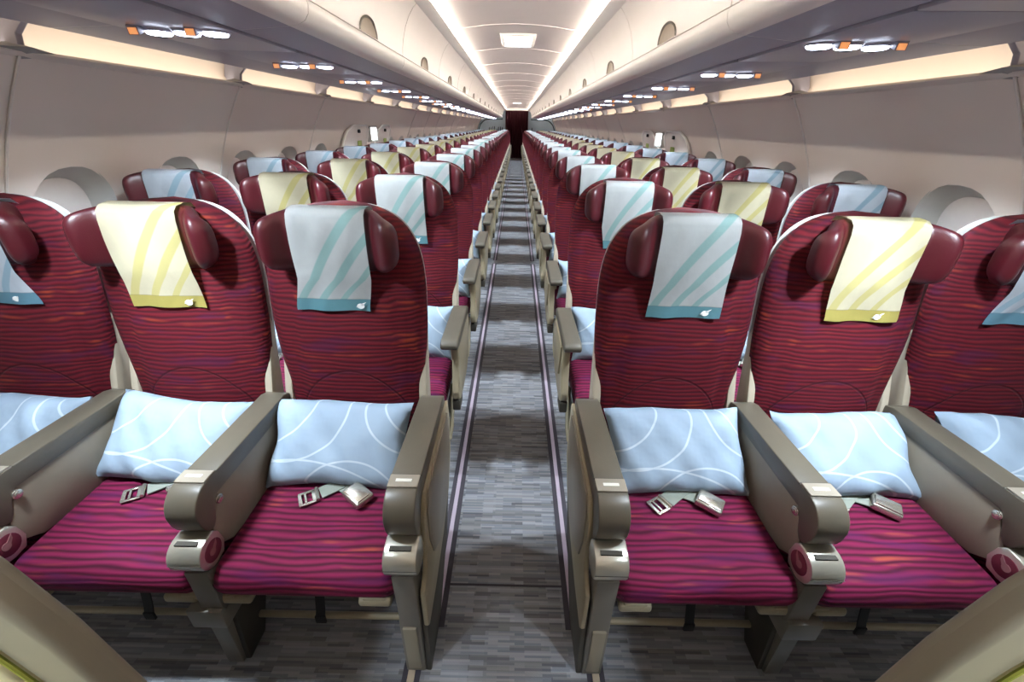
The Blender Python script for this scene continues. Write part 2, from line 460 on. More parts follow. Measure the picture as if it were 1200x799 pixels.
def cover_mesh(mat, seed, skew=0.0):
    rnd = random.Random(seed)
    b = bmesh.new(); uvl = b.loops.layers.uv.new('UVMap')
    path = [(1.224, 1.08), (1.224, 1.15), (1.219, 1.19), (1.205, 1.206), (1.18, 1.2095), (1.152, 1.206), (1.138, 1.194), (1.132, 1.17), (1.130, 1.12), (1.130, 1.07), (1.131, 1.03), (1.134, 0.99), (1.136, 0.95), (1.137, 0.915), (1.137, 0.886)]
    dist = [0]
    for p, q in zip(path, path[1:]): dist.append(dist[-1] + math.hypot(q[0] - p[0], q[1] - p[1]))
    top = dist[4]; tot = dist[-1] - top
    # refine
    P = []; D = []
    for i in range(len(path) - 1):
        for k in range(3):
            f = k / 3; P.append((path[i][0] + (path[i + 1][0] - path[i][0]) * f, path[i][1] + (path[i + 1][1] - path[i][1]) * f)); D.append(dist[i] + (dist[i + 1] - dist[i]) * f)
    P.append(path[-1]); D.append(dist[-1])
    nx = 14; W = 0.104; rows = []
    ph = rnd.random() * 6
    for (y, z), d in zip(P, D):
        r = []
        low = min(1, max(0, (1.02 - z) / 0.12)) if d > top else 0
        for i in range(nx + 1):
            s = -1 + 2 * i / nx
            x = s * W * (1 + 0.03 * low) + skew * low * 0.02
            yy = y + low * 0.004 * math.sin(s * 4 + ph) - (0.004 if d > top else -0.002) + 0.0015 * math.sin(s * 9 + d * 30 + ph)
            zz = z + (0.0015 * math.sin(s * 7 + ph) if low > .9 else 0)
            v = b.verts.new((x, yy - OY, zz)); r.append((v, (s + 1) / 2, 1 - (d - top) / tot))
        rows.append(r)
    for j in range(len(rows) - 1):
        for i in range(nx):
            q = (rows[j][i], rows[j][i + 1], rows[j + 1][i + 1], rows[j + 1][i])
            f = b.faces.new([x[0] for x in q])
            for lp, x in zip(f.loops, q): lp[uvl].uv = (x[1], x[2])
    bmesh.ops.solidify(b, geom=b.faces[:], thickness=0.0016)
    # white emblem on the hem: round head with a swept horn
    ex, ez = 0.062, 0.908; ey = 1.1305 - OY
    em = disc((ex, ey, ez), 0.011, 'y', 0.001, 16)
    merge(b, em, 1)
    merge(b, prism([(ex - 0.002, ez + 0.007), (ex + 0.008, ez + 0.012), (ex + 0.017, ez + 0.017), (ex + 0.012, ez + 0.010), (ex + 0.008, ez + 0.003)], ey - 0.0005, ey + 0.0005, 'y'), 1)
    merge(b, prism([(ex - 0.014, ez - 0.004), (ex - 0.006, ez + 0.001), (ex - 0.004, ez - 0.006)], ey - 0.0005, ey + 0.0005, 'y'), 1)
    bmesh.ops.translate(b, verts=b.verts, vec=(0, 0, -0.018))
    for v in b.verts:
        if v.co.z < 1.0: v.co.z = 1.0 + (v.co.z - 1.0) * 0.74
    return newmesh('headrest_cover', b, [mat, 'emblem'], angle=60)

def belt_meshes(kind):
    """strap lying over the cushion, buckle and tongue"""
    zt = 0.434
    out = {}
    b = ribbon([(-0.16, 1.11 - OY, 0.45), (-0.12, 1.04 - OY, zt + 0.008), (-0.04, 0.975 - OY, zt + 0.004), (0.02, 0.935 - OY, zt + 0.006), (0.05, 0.915 - OY, zt + 0.010)], 0.045, 0.003, (0.35, 0.9, 0))
    merge(b, ribbon([(0.19, 1.11 - OY, 0.45), (0.10, 1.01 - OY, zt + 0.010), (0.02, 0.95 - OY, zt + 0.010), (-0.04, 0.905 - OY, zt + 0.006)], 0.045, 0.003, (-0.35, 0.9, 0)))
    bmesh.ops.translate(b, verts=b.verts, vec=(0, -0.03, 0))
    out['strap'] = newmesh('belt_strap', b, 'belt')
    k = box((0, 0, 0), (0.072, 0.056, 0.022), 0.006, 3)
    merge(k, box((0, -0.004, 0.013), (0.062, 0.040, 0.005), 0.002, 2))
    bmesh.ops.rotate(k, verts=k.verts, matrix=Matrix.Rotation(math.radians(-35), 3, 'Z') @ Matrix.Rotation(math.radians(6), 3, 'Y'))
    bmesh.ops.translate(k, verts=k.verts, vec=(0.075, 0.860 - OY, zt + 0.018))
    out['buckle'] = newmesh('buckle', k, 'metal')
    k = bmesh.new()
    for dx, dy, sx, sy in ((-0.022, 0, 0.008, 0.044), (0.022, 0, 0.008, 0.044), (0, 0.018, 0.044, 0.010), (0, -0.018, 0.044, 0.010), (0.0, -0.004, 0.044, 0.006)):
        merge(k, box((dx, dy, 0), (sx, sy, 0.004), 0.001, 1))
    merge(k, tube([(-0.024, 0.027, 0.003), (0.024, 0.027, 0.003)], 0.005, 8))
    bmesh.ops.rotate(k, verts=k.verts, matrix=Matrix.Rotation(math.radians(-60), 3, 'Z'))
    bmesh.ops.translate(k, verts=k.verts, vec=(-0.07, 0.856 - OY, zt + 0.006))
    out['tongue'] = newmesh('latch_plate', k, 'metal')
    return out

# front-row armrest: thick box holding a tray, hinge drum, leg
def front_arm(side_face):
    """side_face = +1 if the wide flank with the button faces +x (seen across the seat); centred on x=0"""
    hw = 0.034
    prof_cap = [(1.13, 0.575), (1.13, 0.612), (1.10, 0.622), (0.74, 0.630)] + arcpts(0.728, 0.570, 0.060, 80, 190, 10) + [(0.672, 0.540), (0.680, 0.520), (0.690, 0.508), (0.704, 0.506), (0.716, 0.52), (0.728, 0.55), (0.745, 0.575)]
    cap = prism([(y - OY, z) for y, z in prof_cap], -hw - 0.003, hw + 0.003, 'x', 0.007, 3, 35)
    prof_pan = [(1.13, 0.585), (0.76, 0.585), (0.74, 0.565), (0.728, 0.54), (0.712, 0.518), (0.70, 0.50), (0.70, 0.445), (0.745, 0.415), (0.86, 0.405), (1.13, 0.40)]
    pan = prism([(y - OY, z) for y, z in prof_pan], -hw, hw, 'x', 0.004, 2, 35)
    return newmesh('armrest_cap', cap, 'armcap'), newmesh('side_panel', pan, 'armpanel')
def arm_label():
    b = box((0, 0.742 - OY, 0.632), (0.072, 0.040, 0.004), 0.001, 1)
    for f in b.faces: f.material_index = 0
    merge(b, box((0, 0.742 - OY, 0.6345), (0.038, 0.009, 0.0012)), 1)
    return newmesh('armrest_label', b, ['armlab', 'armwhite'])
def arm_button():
    b = disc((0, 0.742 - OY, 0.560), 0.012, 'x', 0.082, 20, 0.002)
    merge(b, disc((0, 0.742 - OY, 0.560), 0.0085, 'x', 0.088, 20, 0.002))
    return newmesh('recline_button', b, 'metal')
def arm_hinge():
    n = 22
    pts = arcpts(0.668, 0.463, 0.043, 100, 290, 12) + [(0.70, 0.425), (0.712, 0.455), (0.705, 0.490), (0.690, 0.508)]
    b = prism([(y - OY, z) for y, z in pts], -0.040, 0.040, 'x', 0.004, 2, 35)
    for f in b.faces: f.material_index = 0
    merge(b, box((0, 0.6247 - OY, 0.463), (0.0805, 0.0012, 0.0014)), 1)
    merge(b, box((0, 0.655 - OY, 0.5045), (0.052, 0.012, 0.004)), 1)
    return newmesh('hinge_drum', b, ['silver', 'dark'])
def arm_badge():
    b = disc((0, 0.671 - OY, 0.463), 0.029, 'x', 0.083, 24, 0.002)
    for f in b.faces: f.material_index = 0
    for s in (-1, 1):
        merge(b, disc((s * 0.042, 0.667 - OY, 0.464), 0.010, 'x', 0.0012, 16), 1)
        merge(b, prism([(0.671 - OY, 0.472), (0.683 - OY, 0.483), (0.687 - OY, 0.487), (0.685 - OY, 0.474), (0.677 - OY, 0.464)], s * 0.0415, s * 0.0426, 'x'), 1)
    return newmesh('crest_badge', b, ['badge', 'crest'])
def arm_slot():
    b = box((0.0335, 0.98 - OY, 0.590), (0.006, 0.035, 0.006))
    merge(b, box((0.0335, 0.84 - OY, 0.590), (0.006, 0.05, 0.006))); merge(b, box((-0.0335, 0.95 - OY, 0.590), (0.006, 0.05, 0.006)))
    merge(b, box((0, 0.765 - OY, 0.6285), (0.0745, 0.0016, 0.004)))
    return newmesh('tray_gap', b, 'dark')

def pad_mesh():
    b = prism([(1.10 - OY, 0.575), (1.11 - OY, 0.605), (1.08 - OY, 0.622), (0.72 - OY, 0.622), (0.695 - OY, 0.612), (0.688 - OY, 0.596), (0.70 - OY, 0.582), (0.75 - OY, 0.575)], -0.036, 0.036, 'x', 0.010, 3, 25)
    return newmesh('armrest_pad', b, 'armpad')
def endbay_mesh():
    pts = [(1.10, 0.585), (1.12, 0.50), (1.10, 0.40), (1.00, 0.33), (0.85, 0.31), (0.74, 0.32), (0.700, 0.345), (0.694, 0.38), (0.715, 0.44), (0.738, 0.52), (0.735, 0.585)]
    b = prism([(y - OY, z) for y, z in pts], -0.016, 0.016, 'x', 0.008, 3, 20)
    b2 = prism([(1.05 - OY, 0.575), (1.05 - OY, 0.44), (0.80 - OY, 0.42), (0.76 - OY, 0.575)], -0.024, 0.010, 'x', 0.004, 2)
    merge(b, b2)
    return newmesh('armrest_side', b, 'champ')
def armblock_mesh():
    b = box((0, 0.755 - OY, 0.302), (0.034, 0.09, 0.05), 0.006)
    return newmesh('armrest_foot', b, 'dark')
def front_endbay(s):
    """big aisle flank of the front row, s = side sign of the aisle relative to the seat"""
    pts = [(1.135, 0.590), (1.15, 0.50), (1.13, 0.38), (1.06, 0.29), (0.92, 0.225), (0.78, 0.195), (0.662, 0.185), (0.652, 0.20), (0.652, 0.34), (0.700, 0.37), (0.715, 0.42), (0.72, 0.515), (0.76, 0.575)]
    x0, x1 = sorted((s * 0.033, s * 0.046))
    b = prism([(y - OY, z) for y, z in pts], x0, x1, 'x', 0.004, 2, 25)
    for f in b.faces: f.material_index = 0
    # raised rim following the outer edge
    ins = [(1.09, 0.575), (1.10, 0.50), (1.08, 0.40), (1.02, 0.33), (0.93, 0.29), (0.84, 0.29), (0.77, 0.34), (0.745, 0.42), (0.745, 0.52), (0.77, 0.575)]
    a, c = sorted((s * 0.045, s * 0.051))
    merge(b, prism([(y - OY, z) for y, z in ins], a, c, 'x', 0.004, 2, 25), 2)
    return newmesh('armrest_side', b, ['champ', 'champ', 'armpanel'])

ME = {}
ME['cushion'] = cushion_mesh()
ME['back'] = newmesh('backrest', back_mesh(0, 0.078, 'back'), 'back_arc', angle=60)
ME['shell'] = shell_mesh()
ME['head'] = head_mesh()
ME['cov0'] = [cover_mesh('cov_teal', k, (k % 3) - 1) for k in range(3)]
ME['cov1'] = [cover_mesh('cov_yellow', k + 5, (k % 3) - 1) for k in range(3)]
ME['cov2'] = [cover_mesh('cov_blue', k + 9, (k % 3) - 1) for k in range(3)]
ME['belt'] = belt_meshes(0)
ME['cap'], ME['pan'] = front_arm(1)
ME['label'], ME['button'], ME['hinge'], ME['badge'], ME['slot'] = arm_label(), arm_button(), arm_hinge(), arm_badge(), arm_slot()
ME['pad'], ME['bay'], ME['block'] = pad_mesh(), endbay_mesh(), armblock_mesh()
ME['fbay'] = {s: front_endbay(s) for s in (-1, 1)}

COLN = ['aisle', 'middle', 'window']
COVN = ['pale teal-striped', 'pale yellow-striped', 'pale blue']
SIDE = {-1: 'left', 1: 'right'}
def place_arm(root, x, front, aisle_side=0):
    """armrest at local x; aisle_side = sign of the side that faces the aisle (0 = between seats)"""
    if front:
        a = link('armrest', ME['pan'], root, (x, 0, 0))
        link('armrest_cap', ME['cap'], a); link('armrest_label', ME['label'], a); link('hinge_drum', ME['hinge'], a)
        link('tray_gap', ME['slot'], a)
        if not aisle_side:
            link('recline_button', ME['button'], a); link('crest_badge', ME['badge'], a)
        else:
            link('side_panel', ME['fbay'][aisle_side], a)
    else:
        a = link('armrest', ME['pad'], root, (x, 0, 0))
        if aisle_side:
            b = link('armrest_side', ME['bay'], a, (aisle_side * 0.018, 0, 0))
            b.scale = (aisle_side * -1 if aisle_side < 0 else -1, 1, 1) if False else (1, 1, 1)
            link('armrest_foot', ME['block'], a, (aisle_side * 0.016, 0, 0))
        else:
            link('armrest_side', ME['bay'], a)
rc = random.Random(3)
def seat(k, c, s):
    x = SEATX[c] * s
    r = empty('passenger_seat', (x, OY + k * PITCH, 0))
    if k < len(ORD):
        lab = f'burgundy {COLN[c]} seat with {COVN[c]} headrest cover, {ORD[k]} row, {SIDE[s]} of the aisle'
        g = None
    else:
        lab = f'distant burgundy {COLN[c]} seat with {COVN[c]} cover beyond the twelfth row, {SIDE[s]} of the aisle'
    g = f'{COLN[c]} seats {SIDE[s]} of the aisle'
    tag(r, lab, 'seat', g)
    link('seat', ME['cushion'], r)
    bk = link('backrest', ME['back'], r); link('back_shell', ME['shell'], bk)
    h = link('headrest', ME['head'], r, (0, 0, rc.choice((0, 0, 0.004, -0.006)) if k else 0))
    cv = link('headrest_cover', ME['cov%d' % c][(k + c + (s > 0)) % 3], h)
    if k < 3:
        bl = link('seat_belt', ME['belt']['strap'], r); link('buckle', ME['belt']['buckle'], bl, ) ; link('latch_plate', ME['belt']['tongue'], bl)
    if c == 0: place_arm(r, -s * 0.2515, k == 0, -s)
    if k < 8 or c == 2: place_arm(r, s * 0.2515, k == 0, 0)
    return r
for k in range(NROW):
    for s in (-1, 1):
        for c in range(3): seat(k, c, s)

# ------------------------------------------------------------------ seat frames (one per bench of three)
def frame_parts(front):
    P = {}
    b = bmesh.new()
    for y in (0.74, 1.02): merge(b, tube([(0.28, y - OY, 0.285), (1.74, y - OY, 0.285)], 0.022, 12))
    for x in (0.335, 0.72, 0.80, 1.20, 1.28, 1.70):
        merge(b, box((x, 0.86 - OY, 0.312 - 0.008), (0.06, 0.42, 0.018), 0.004))
    P['crossbeam'] = newmesh('crossbeam', b, 'champ')
    yb = 0.745; z = 0.075
    path = [(0.285, 0.93 - OY, 0.27), (0.275, 0.86 - OY, 0.22), (0.272, 0.79 - OY, 0.13), (0.278, 0.755 - OY, 0.085), (0.30, yb - OY, z), (0.36, yb - OY, z), (1.0, yb - OY, z), (1.70, yb - OY, z)]
    P['luggage_bar'] = newmesh('luggage_bar', tube(path, 0.010, 10), 'champ')
    b = bmesh.new()
    merge(b, box((0, 0.87 - OY, 0.270), (0.26, 0.26, 0.065), 0.02, 3))
    P['pouch'] = newmesh('life_vest_pouch', b, 'black')
    b = ribbon([(0.03, 0.745 - OY, 0.262), (0.032, 0.735 - OY, 0.19), (0.036, 0.725 - OY, 0.13), (0.038, 0.72 - OY, 0.11)], 0.026, 0.004, (1, 0, 0))
    merge(b, box((0.038, 0.718 - OY, 0.10), (0.03, 0.008, 0.03), 0.002))
    P['strap'] = newmesh('pull_strap', b, 'black')
    # legs
    if front:
        b = prism([(0.640, 0.417), (0.645, 0.24), (0.640, 0.22), (0.638, 0.02), (0.638, 0.0), (0.72, 0.0), (0.72, 0.20), (0.72, 0.24), (0.705, 0.417)], 0.222, 0.278, 'x', 0.006, 2, 25)
        b2 = bmesh.new()
        for f in b.faces: f.material_index = 0
        bmesh.ops.translate(b, verts=b.verts, vec=(0, -OY, 0))
        merge(b, box((0.25, 0.637 - OY, 0.12), (0.036, 0.008, 0.19), 0.002), 2)
        merge(b, prism([(0.66 - OY, 0.30), (1.09 - OY, 0.32), (1.0 - OY, 0.16), (0.80 - OY, 0.0), (0.64 - OY, 0.0)], 0.206, 0.222, 'x', 0.004), 1)
        P['leg_aisle'] = newmesh('leg', b, ['strut', 'dark', 'bizshell'])
        b = prism([(0.640 - OY, 0.418), (0.640 - OY, 0.26), (0.71 - OY, 0.26), (0.705 - OY, 0.40)], 0.722, 0.780, 'x', 0.005, 2)
        for f in b.faces: f.material_index = 0
        merge(b, box((0.768, 0.665 - OY, 0.245), (0.092, 0.075, 0.07), 0.006), 0)
        merge(b, box((0.772, 0.675 - OY, 0.105), (0.046, 0.05, 0.21), 0.004), 0)
        merge(b, prism([(0.68 - OY, 0.26), (0.78 - OY, 0.26), (0.80 - OY, 0.12), (0.74 - OY, 0.0), (0.66 - OY, 0.0)], 0.735, 0.752, 'x', 0.004), 1)
        P['leg_mid'] = newmesh('leg', b, ['strut', 'dark'])
    else:
        for nm, x in (('leg_aisle', 0.315), ('leg_mid', 0.80)):
            b = prism([(0.73 - OY, 0.29), (0.69 - OY, 0.02), (0.69 - OY, 0.0), (0.745 - OY, 0.0), (0.775 - OY, 0.20), (0.98 - OY, 0.20), (1.05 - OY, 0.0), (1.12 - OY, 0.0), (1.12 - OY, 0.02), (1.04 - OY, 0.29)], x - 0.014, x + 0.014, 'x', 0.004, 2)
            P[nm] = newmesh('leg', b, 'strut')
    P['cushion_stop'] = newmesh('cushion_support', box((0, 0.665 - OY, 0.296), (0.085, 0.035, 0.026), 0.008, 3), 'champ')
    return P
FP = {True: frame_parts(True), False: frame_parts(False)}
def flip(me):
    """mirror image of a mesh across the aisle"""
    m = me.copy(); m.transform(Matrix.Scale(-1, 4, (1, 0, 0))); m.flip_normals(); return m
FPM = {f: {n: flip(m) for n, m in FP[f].items()} for f in FP}
for k in range(NROW):
    for s in (-1, 1):
        P = (FP if s > 0 else FPM)[k == 0]
        r = empty('seat_frame', (0, OY + k * PITCH, 0))
        lab = (f'beige metal frame and legs under the {ORD[k]} row of seats {SIDE[s]} of the aisle' if k < 12 else
               f'metal seat frame under a distant row beyond the twelfth, {SIDE[s]} of the aisle')
        tag(r, lab, 'seat frame', f'seat frames {SIDE[s]} of the aisle')
        link('crossbeam', P['crossbeam'], r); link('luggage_bar', P['luggage_bar'], r)
        link('leg', P['leg_aisle'], r); link('leg', P['leg_mid'], r)
        if k < 4:
            for x in (0.335, 0.695, 0.835, 1.66): link('cushion_support', P['cushion_stop'], r, (s * x, 0, 0))
            for c in range(3):
                p = link('life_vest_pouch', P['pouch'], r, (SEATX[c] * s, 0, 0)); link('pull_strap', P['strap'], p)

# ------------------------------------------------------------------ pillows
def pillow_mesh(seed):
    rnd = random.Random(seed); b = bmesh.new(); uvl = b.loops.layers.uv.new('UVMap')
    W, H, T = 0.212, 0.132, 0.060; nx, nz = 34, 24
    p = [rnd.uniform(0, 6) for _ in range(6)]
    def surf(u, v, sg):
        e = (1 - u ** 4) * (1 - v ** 4)
        t = T * (max(0, e) ** 0.55)
        pin = 1 - 0.05 * (1 - abs(v)) * abs(u) ** 3
        x = u * W * (1 - 0.045 * (1 - v * v) * (u * u)) * pin; z = v * H * (1 - 0.08 * (1 - u * u) * 1.0 * (v * v) * (1 if v < 0 else 0.6))
        cr = 0.004 * math.sin(7 * u + p[0]) * math.sin(5 * v + p[1]) + 0.0025 * math.sin(15 * u + 6 * v + p[2])
        cr += 0.006 * math.sin(11 * u + p[3]) * max(0, v) ** 4 + 0.006 * math.sin(9 * u + p[4]) * max(0, -v) ** 4
        y = -sg * t + cr * (1 if sg > 0 else 0.4)
        z += 0.005 * math.sin(3 * u + p[5]) * abs(v)
        return x, y + (0.004 * math.sin(8 * u + p[0]) if abs(v) > .99 else 0), z
    for sg in (1, -1):
        G = [[b.verts.new(surf(-1 + 2 * i / nx, -1 + 2 * j / nz, sg)) for i in range(nx + 1)] for j in range(nz + 1)]
        for j in range(nz):
            for i in range(nx):
                f = b.faces.new((G[j][i], G[j][i + 1], G[j + 1][i + 1], G[j + 1][i]))
                for lp, (a, c) in zip(f.loops, ((i, j), (i + 1, j), (i + 1, j + 1), (i, j + 1))): lp[uvl].uv = (a / nx, c / nz)
    bmesh.ops.remove_doubles(b, verts=b.verts, dist=0.0125 * 0.1)
    return newmesh('pillow', b, 'pillow', angle=80)
PM = [pillow_mesh(k) for k in range(5)]
def pillow(k, c, s, dx=0.0, dz=0.0, rz=0.0, tilt=38, roll=0.0, m=0, dy=0.0):
    t = math.radians(tilt)
    o = link('pillow', PM[m], None, (SEATX[c] * s + dx, 0.995 + k * PITCH + dy, 0.522 + dz), (-t - math.radians(5), math.radians(roll), math.radians(rz)))
    lab = f'pale blue pillow on the {ORD[k]}-row {COLN[c]} seat, {SIDE[s]} of the aisle'
    tag(o, lab, 'pillow', 'pale blue pillows on the seats')
    return o
pillow(0, 0, -1, -0.012, 0, 0, 38, 0, 0); pillow(0, 0, 1, 0.01, 0.0, 2, 38, -1, 1)
pillow(0, 1, -1, -0.01, 0.0, -3, 38, 3, 2); pillow(0, 1, 1, 0.02, -0.002, 3, 40, 2, 3)
pillow(0, 2, -1, 0.0, 0.0, -4, 38, -2, 4); pillow(0, 2, 1, 0.02, 0.0, 3, 38, 4, 0)
for k in range(1, 12):
    for s in (-1, 1):
        pillow(k, 0, s, -s * 0.012 + rc.uniform(-.012, .012), 0, rc.uniform(-4, 4), 34 + rc.uniform(-3, 3), rc.uniform(-3, 3), (k + (s > 0)) % 5)
        if k < 3:
            pillow(k, 1, s, 0, 0, rc.uniform(-3, 3), 36, rc.uniform(-3, 3), (k + 2) % 5)

# ------------------------------------------------------------------ cabin shell
def xwall(z): return math.sqrt(max(0.01, 1.84 ** 2 - (z - 0.6) ** 2))
WY0, WDY = 1.765, 0.595
SEAM0, SEAMD = 1.47, 1.19
def ywin(): 
    return [WY0 + WDY * i for i in range(-7, 34)]
DOORY = (4.95, 6.0)
def wallmod(s):
    def f(x, y, z):
        u = ((y - SEAM0) / SEAMD) % 1.0
        return s * 0.014 * (math.sin(PI * u) ** 0.8) * (1 if z > 0.2 else 0)
    return f
WT = math.asin((0.985 - 0.6) / 1.84)
def wincut(s, y, a, h, inner=1.0):
    pts = []
    return pts
def oval(n, a, h): 
    out = []
    for i in range(n):
        t = 2 * PI * i / n
        out.append((a * math.copysign(abs(math.cos(t)) ** 0.86, math.cos(t)), h * math.copysign(abs(math.sin(t)) ** 0.86, math.sin(t))))
    return out
wys = [y for y in ywin() if CAB0 + 0.3 < y < CAB1 - 0.3 and not (4.55 < y < 6.4)]
WA, WH = 0.196, 0.245
for s in (-1, 1):
    zs = [0.0 + 1.560 * i / 26 for i in range(27)]
    prof = [(s * xwall(z), z) for z in zs]
    md_ = wallmod(s); b = bmesh.new(); NY = 170; IN, OUT = [], []
    for j in range(NY + 1):
        y = CAB0 + (CAB1 - CAB0) * j / NY
        IN.append([b.verts.new((x + md_(x, y, z), y, z)) for x, z in prof]); OUT.append([b.verts.new((x + s * 0.05, y, z)) for x, z in prof])
    for j in range(NY):
        for i in range(26):
            b.faces.new((IN[j][i], IN[j][i + 1], IN[j + 1][i + 1], IN[j + 1][i])); b.faces.new((OUT[j][i], OUT[j + 1][i], OUT[j + 1][i + 1], OUT[j][i + 1]))
        b.faces.new((IN[j][0], IN[j + 1][0], OUT[j + 1][0], OUT[j][0])); b.faces.new((IN[j][26], OUT[j][26], OUT[j + 1][26], IN[j + 1][26]))
    for j in (0, NY):
        for i in range(26): b.faces.new((IN[j][i], OUT[j][i], OUT[j][i + 1], IN[j][i + 1]))
    me = newmesh('wall', b, 'wall')
    o = link('wall_left' if s < 0 else 'wall_right', me); o['kind'] = 'structure'
    # cut the window openings
    cb = bmesh.new()
    ca = math.cos(WT); sa = math.sin(WT)
    for y in wys:
        ov = oval(28, WA - 0.006, WH - 0.006)
        ring = []
        for d in (-0.12, 0.12):
            ring.append([cb.verts.new((s * (xwall(0.985) + d * ca - v * sa), y + u, 0.985 + v * ca + d * sa)) for u, v in ov])
        cb.faces.new(ring[0]); cb.faces.new(ring[1][::-1])
        for i in range(28): cb.faces.new((ring[0][i], ring[0][(i + 1) % 28], ring[1][(i + 1) % 28], ring[1][i]))
    cm = newmesh('cut', cb, 'wall', smooth=False); co = link('cut', cm)
    md = o.modifiers.new('b', 'BOOLEAN'); md.object = co; md.operation = 'DIFFERENCE'; md.solver = 'EXACT'
    dg = bpy.context.evaluated_depsgraph_get()
    nm = bpy.data.meshes.new_from_object(o.evaluated_get(dg))
    o.modifiers.clear(); o.data = nm
    bpy.data.objects.remove(co)
    o['label'] = 'curved warm grey cabin sidewall with oval window openings, %s of the aisle' % SIDE[s]
# windows: a flared bezel and a closed shade
def window_mesh(s):
    b = bmesh.new(); n = 40
    steps = [(1.03, -0.001, 0), (1.0, -0.010, 0), (0.97, -0.006, 0), (0.86, 0.028, 0), (0.745, 0.058, 0), (0.73, 0.066, 0), (0.70, 0.068, 1)]
    rings = []
    ca, sa = math.cos(WT), math.sin(WT)
    def P(u, v, d): return (s * (d * ca - v * sa), u, v * ca + d * sa)
    for k, d, _ in steps:
        rings.append([b.verts.new(P(u * (k if k > .9 else k), v * k, d)) for u, v in oval(n, WA, WH)])
    for a, c in zip(rings, rings[1:]):
        for i in range(n): b.faces.new((a[i], a[(i + 1) % n], c[(i + 1) % n], c[i]))
    for f in b.faces: f.material_index = 0
    sh = bmesh.new()
    ov = oval(n, WA * 0.73, WH * 0.73)
    f0 = [sh.verts.new(P(u, v, 0.064)) for u, v in ov]; f1 = [sh.verts.new(P(u, v, 0.072)) for u, v in ov]
    sh.faces.new(f0); sh.faces.new(f1[::-1])
    for i in range(n): sh.faces.new((f0[i], f0[(i + 1) % n], f1[(i + 1) % n], f1[i]))
    hd = box((0, 0, 0), (0.10, 0.014, 0.012), 0.004)
    return newmesh('window_bezel', b, 'bezel'), newmesh('window_shade', sh, 'shade', angle=30)
wi = 1
for s in (-1, 1):
    bz, sd = window_mesh(s)
    for y in wys:
        u = ((y - SEAM0) / SEAMD) % 1.0
        o = link(f'window_{wi}', bz, None, (s * (xwall(0.985) + 0.014 * math.sin(PI * u) ** 0.8 - 0.0), y, 0.985)); o['kind'] = 'structure'
        sh = link('window_shade', sd, o)
        wi += 1
# panel seams
for s in (-1, 1):
    b = bmesh.new()
    y = SEAM0 - 3 * SEAMD
    while y < CAB1:
        if not 4.5 < y < 6.5:
            merge(b, tube([(s * (xwall(z) - 0.001), y + 0.16 * max(0, z - 0.9), z) for z in [0.3 + 1.26 * i / 16 for i in range(17)]], 0.0045, 6))
        y += SEAMD
    o = struct('trim_1' if s < 0 else 'trim_2', newmesh('trim_seams', b, 'shade'))

# upper sidewall: ledge, glowing cove, brackets
for s in (-1, 1):
    b = prism([(s * 1.600, 1.552), (s * 1.562, 1.562), (s * 1.553, 1.572), (s * 1.558, 1.580), (s * 1.568, 1.570), (s * 1.640, 1.566), (s * 1.640, 1.552)], CAB0, CAB1, 'y', 0.0)
    struct('trim_3' if s < 0 else 'trim_4', newmesh('trim_ledge', b, 'ledge', angle=60))
    cv = [(s * 1.640, 1.552), (s * 1.652, 1.60), (s * 1.640, 1.66), (s * 1.60, 1.715), (s * 1.54, 1.755), (s * 1.45, 1.785), (s * 1.33, 1.80)]
    struct('trim_5' if s < 0 else 'trim_6', newmesh('trim_cove', sheet(cv, CAB0, CAB1, 1), 'cove', angle=60))
    b = prism([(s * 1.580, 1.566), (s * 1.625, 1.566), (s * 1.625, 1.578), (s * 1.580, 1.578)], CAB0 + 0.05, CAB1 - 0.05, 'y')
    o = link('light_strip', newmesh('light_strip', b, 'E_cove', smooth=False))
    tag(o, f'warm cove light strip along the ledge above the windows, {SIDE[s]} of the aisle', 'light strip', 'cove lights')
    b = bmesh.new(); y = SEAM0 + 0.12 - 3 * SEAMD
    br = bmesh.new()
    while y < CAB1:
        # rib closing the cove and the grey pointed bracket below it
        merge(b, prism([(s * 1.63, 1.565), (s * 1.645, 1.61), (s * 1.63, 1.665), (s * 1.59, 1.715), (s * 1.52, 1.755), (s * 1.43, 1.78), (s * 1.43, 1.70), (s * 1.47, 1.672), (s * 1.515, 1.655), (s * 1.555, 1.62), (s * 1.565, 1.575)], y - 0.012, y + 0.012, 'y', 0.003))
        v = [br.verts.new(p) for p in ((s * 1.530, y, 1.585), (s * 1.575, y - 0.17, 1.574), (s * 1.575, y + 0.17, 1.574), (s * 1.600, y, 1.540), (s * 1.60, y, 1.60))]
        for f in ((0, 1, 3), (0, 3, 2), (0, 4, 1), (0, 2, 4), (1, 4, 3), (2, 3, 4)): br.faces.new([v[i] for i in f])
        y += SEAMD
    o = struct('trim_7' if s < 0 else 'trim_8', newmesh('trim_ribs', b, 'psu'))
    o = struct('trim_9' if s < 0 else 'trim_10', newmesh('trim_brackets', br, 'bracket', smooth=False))

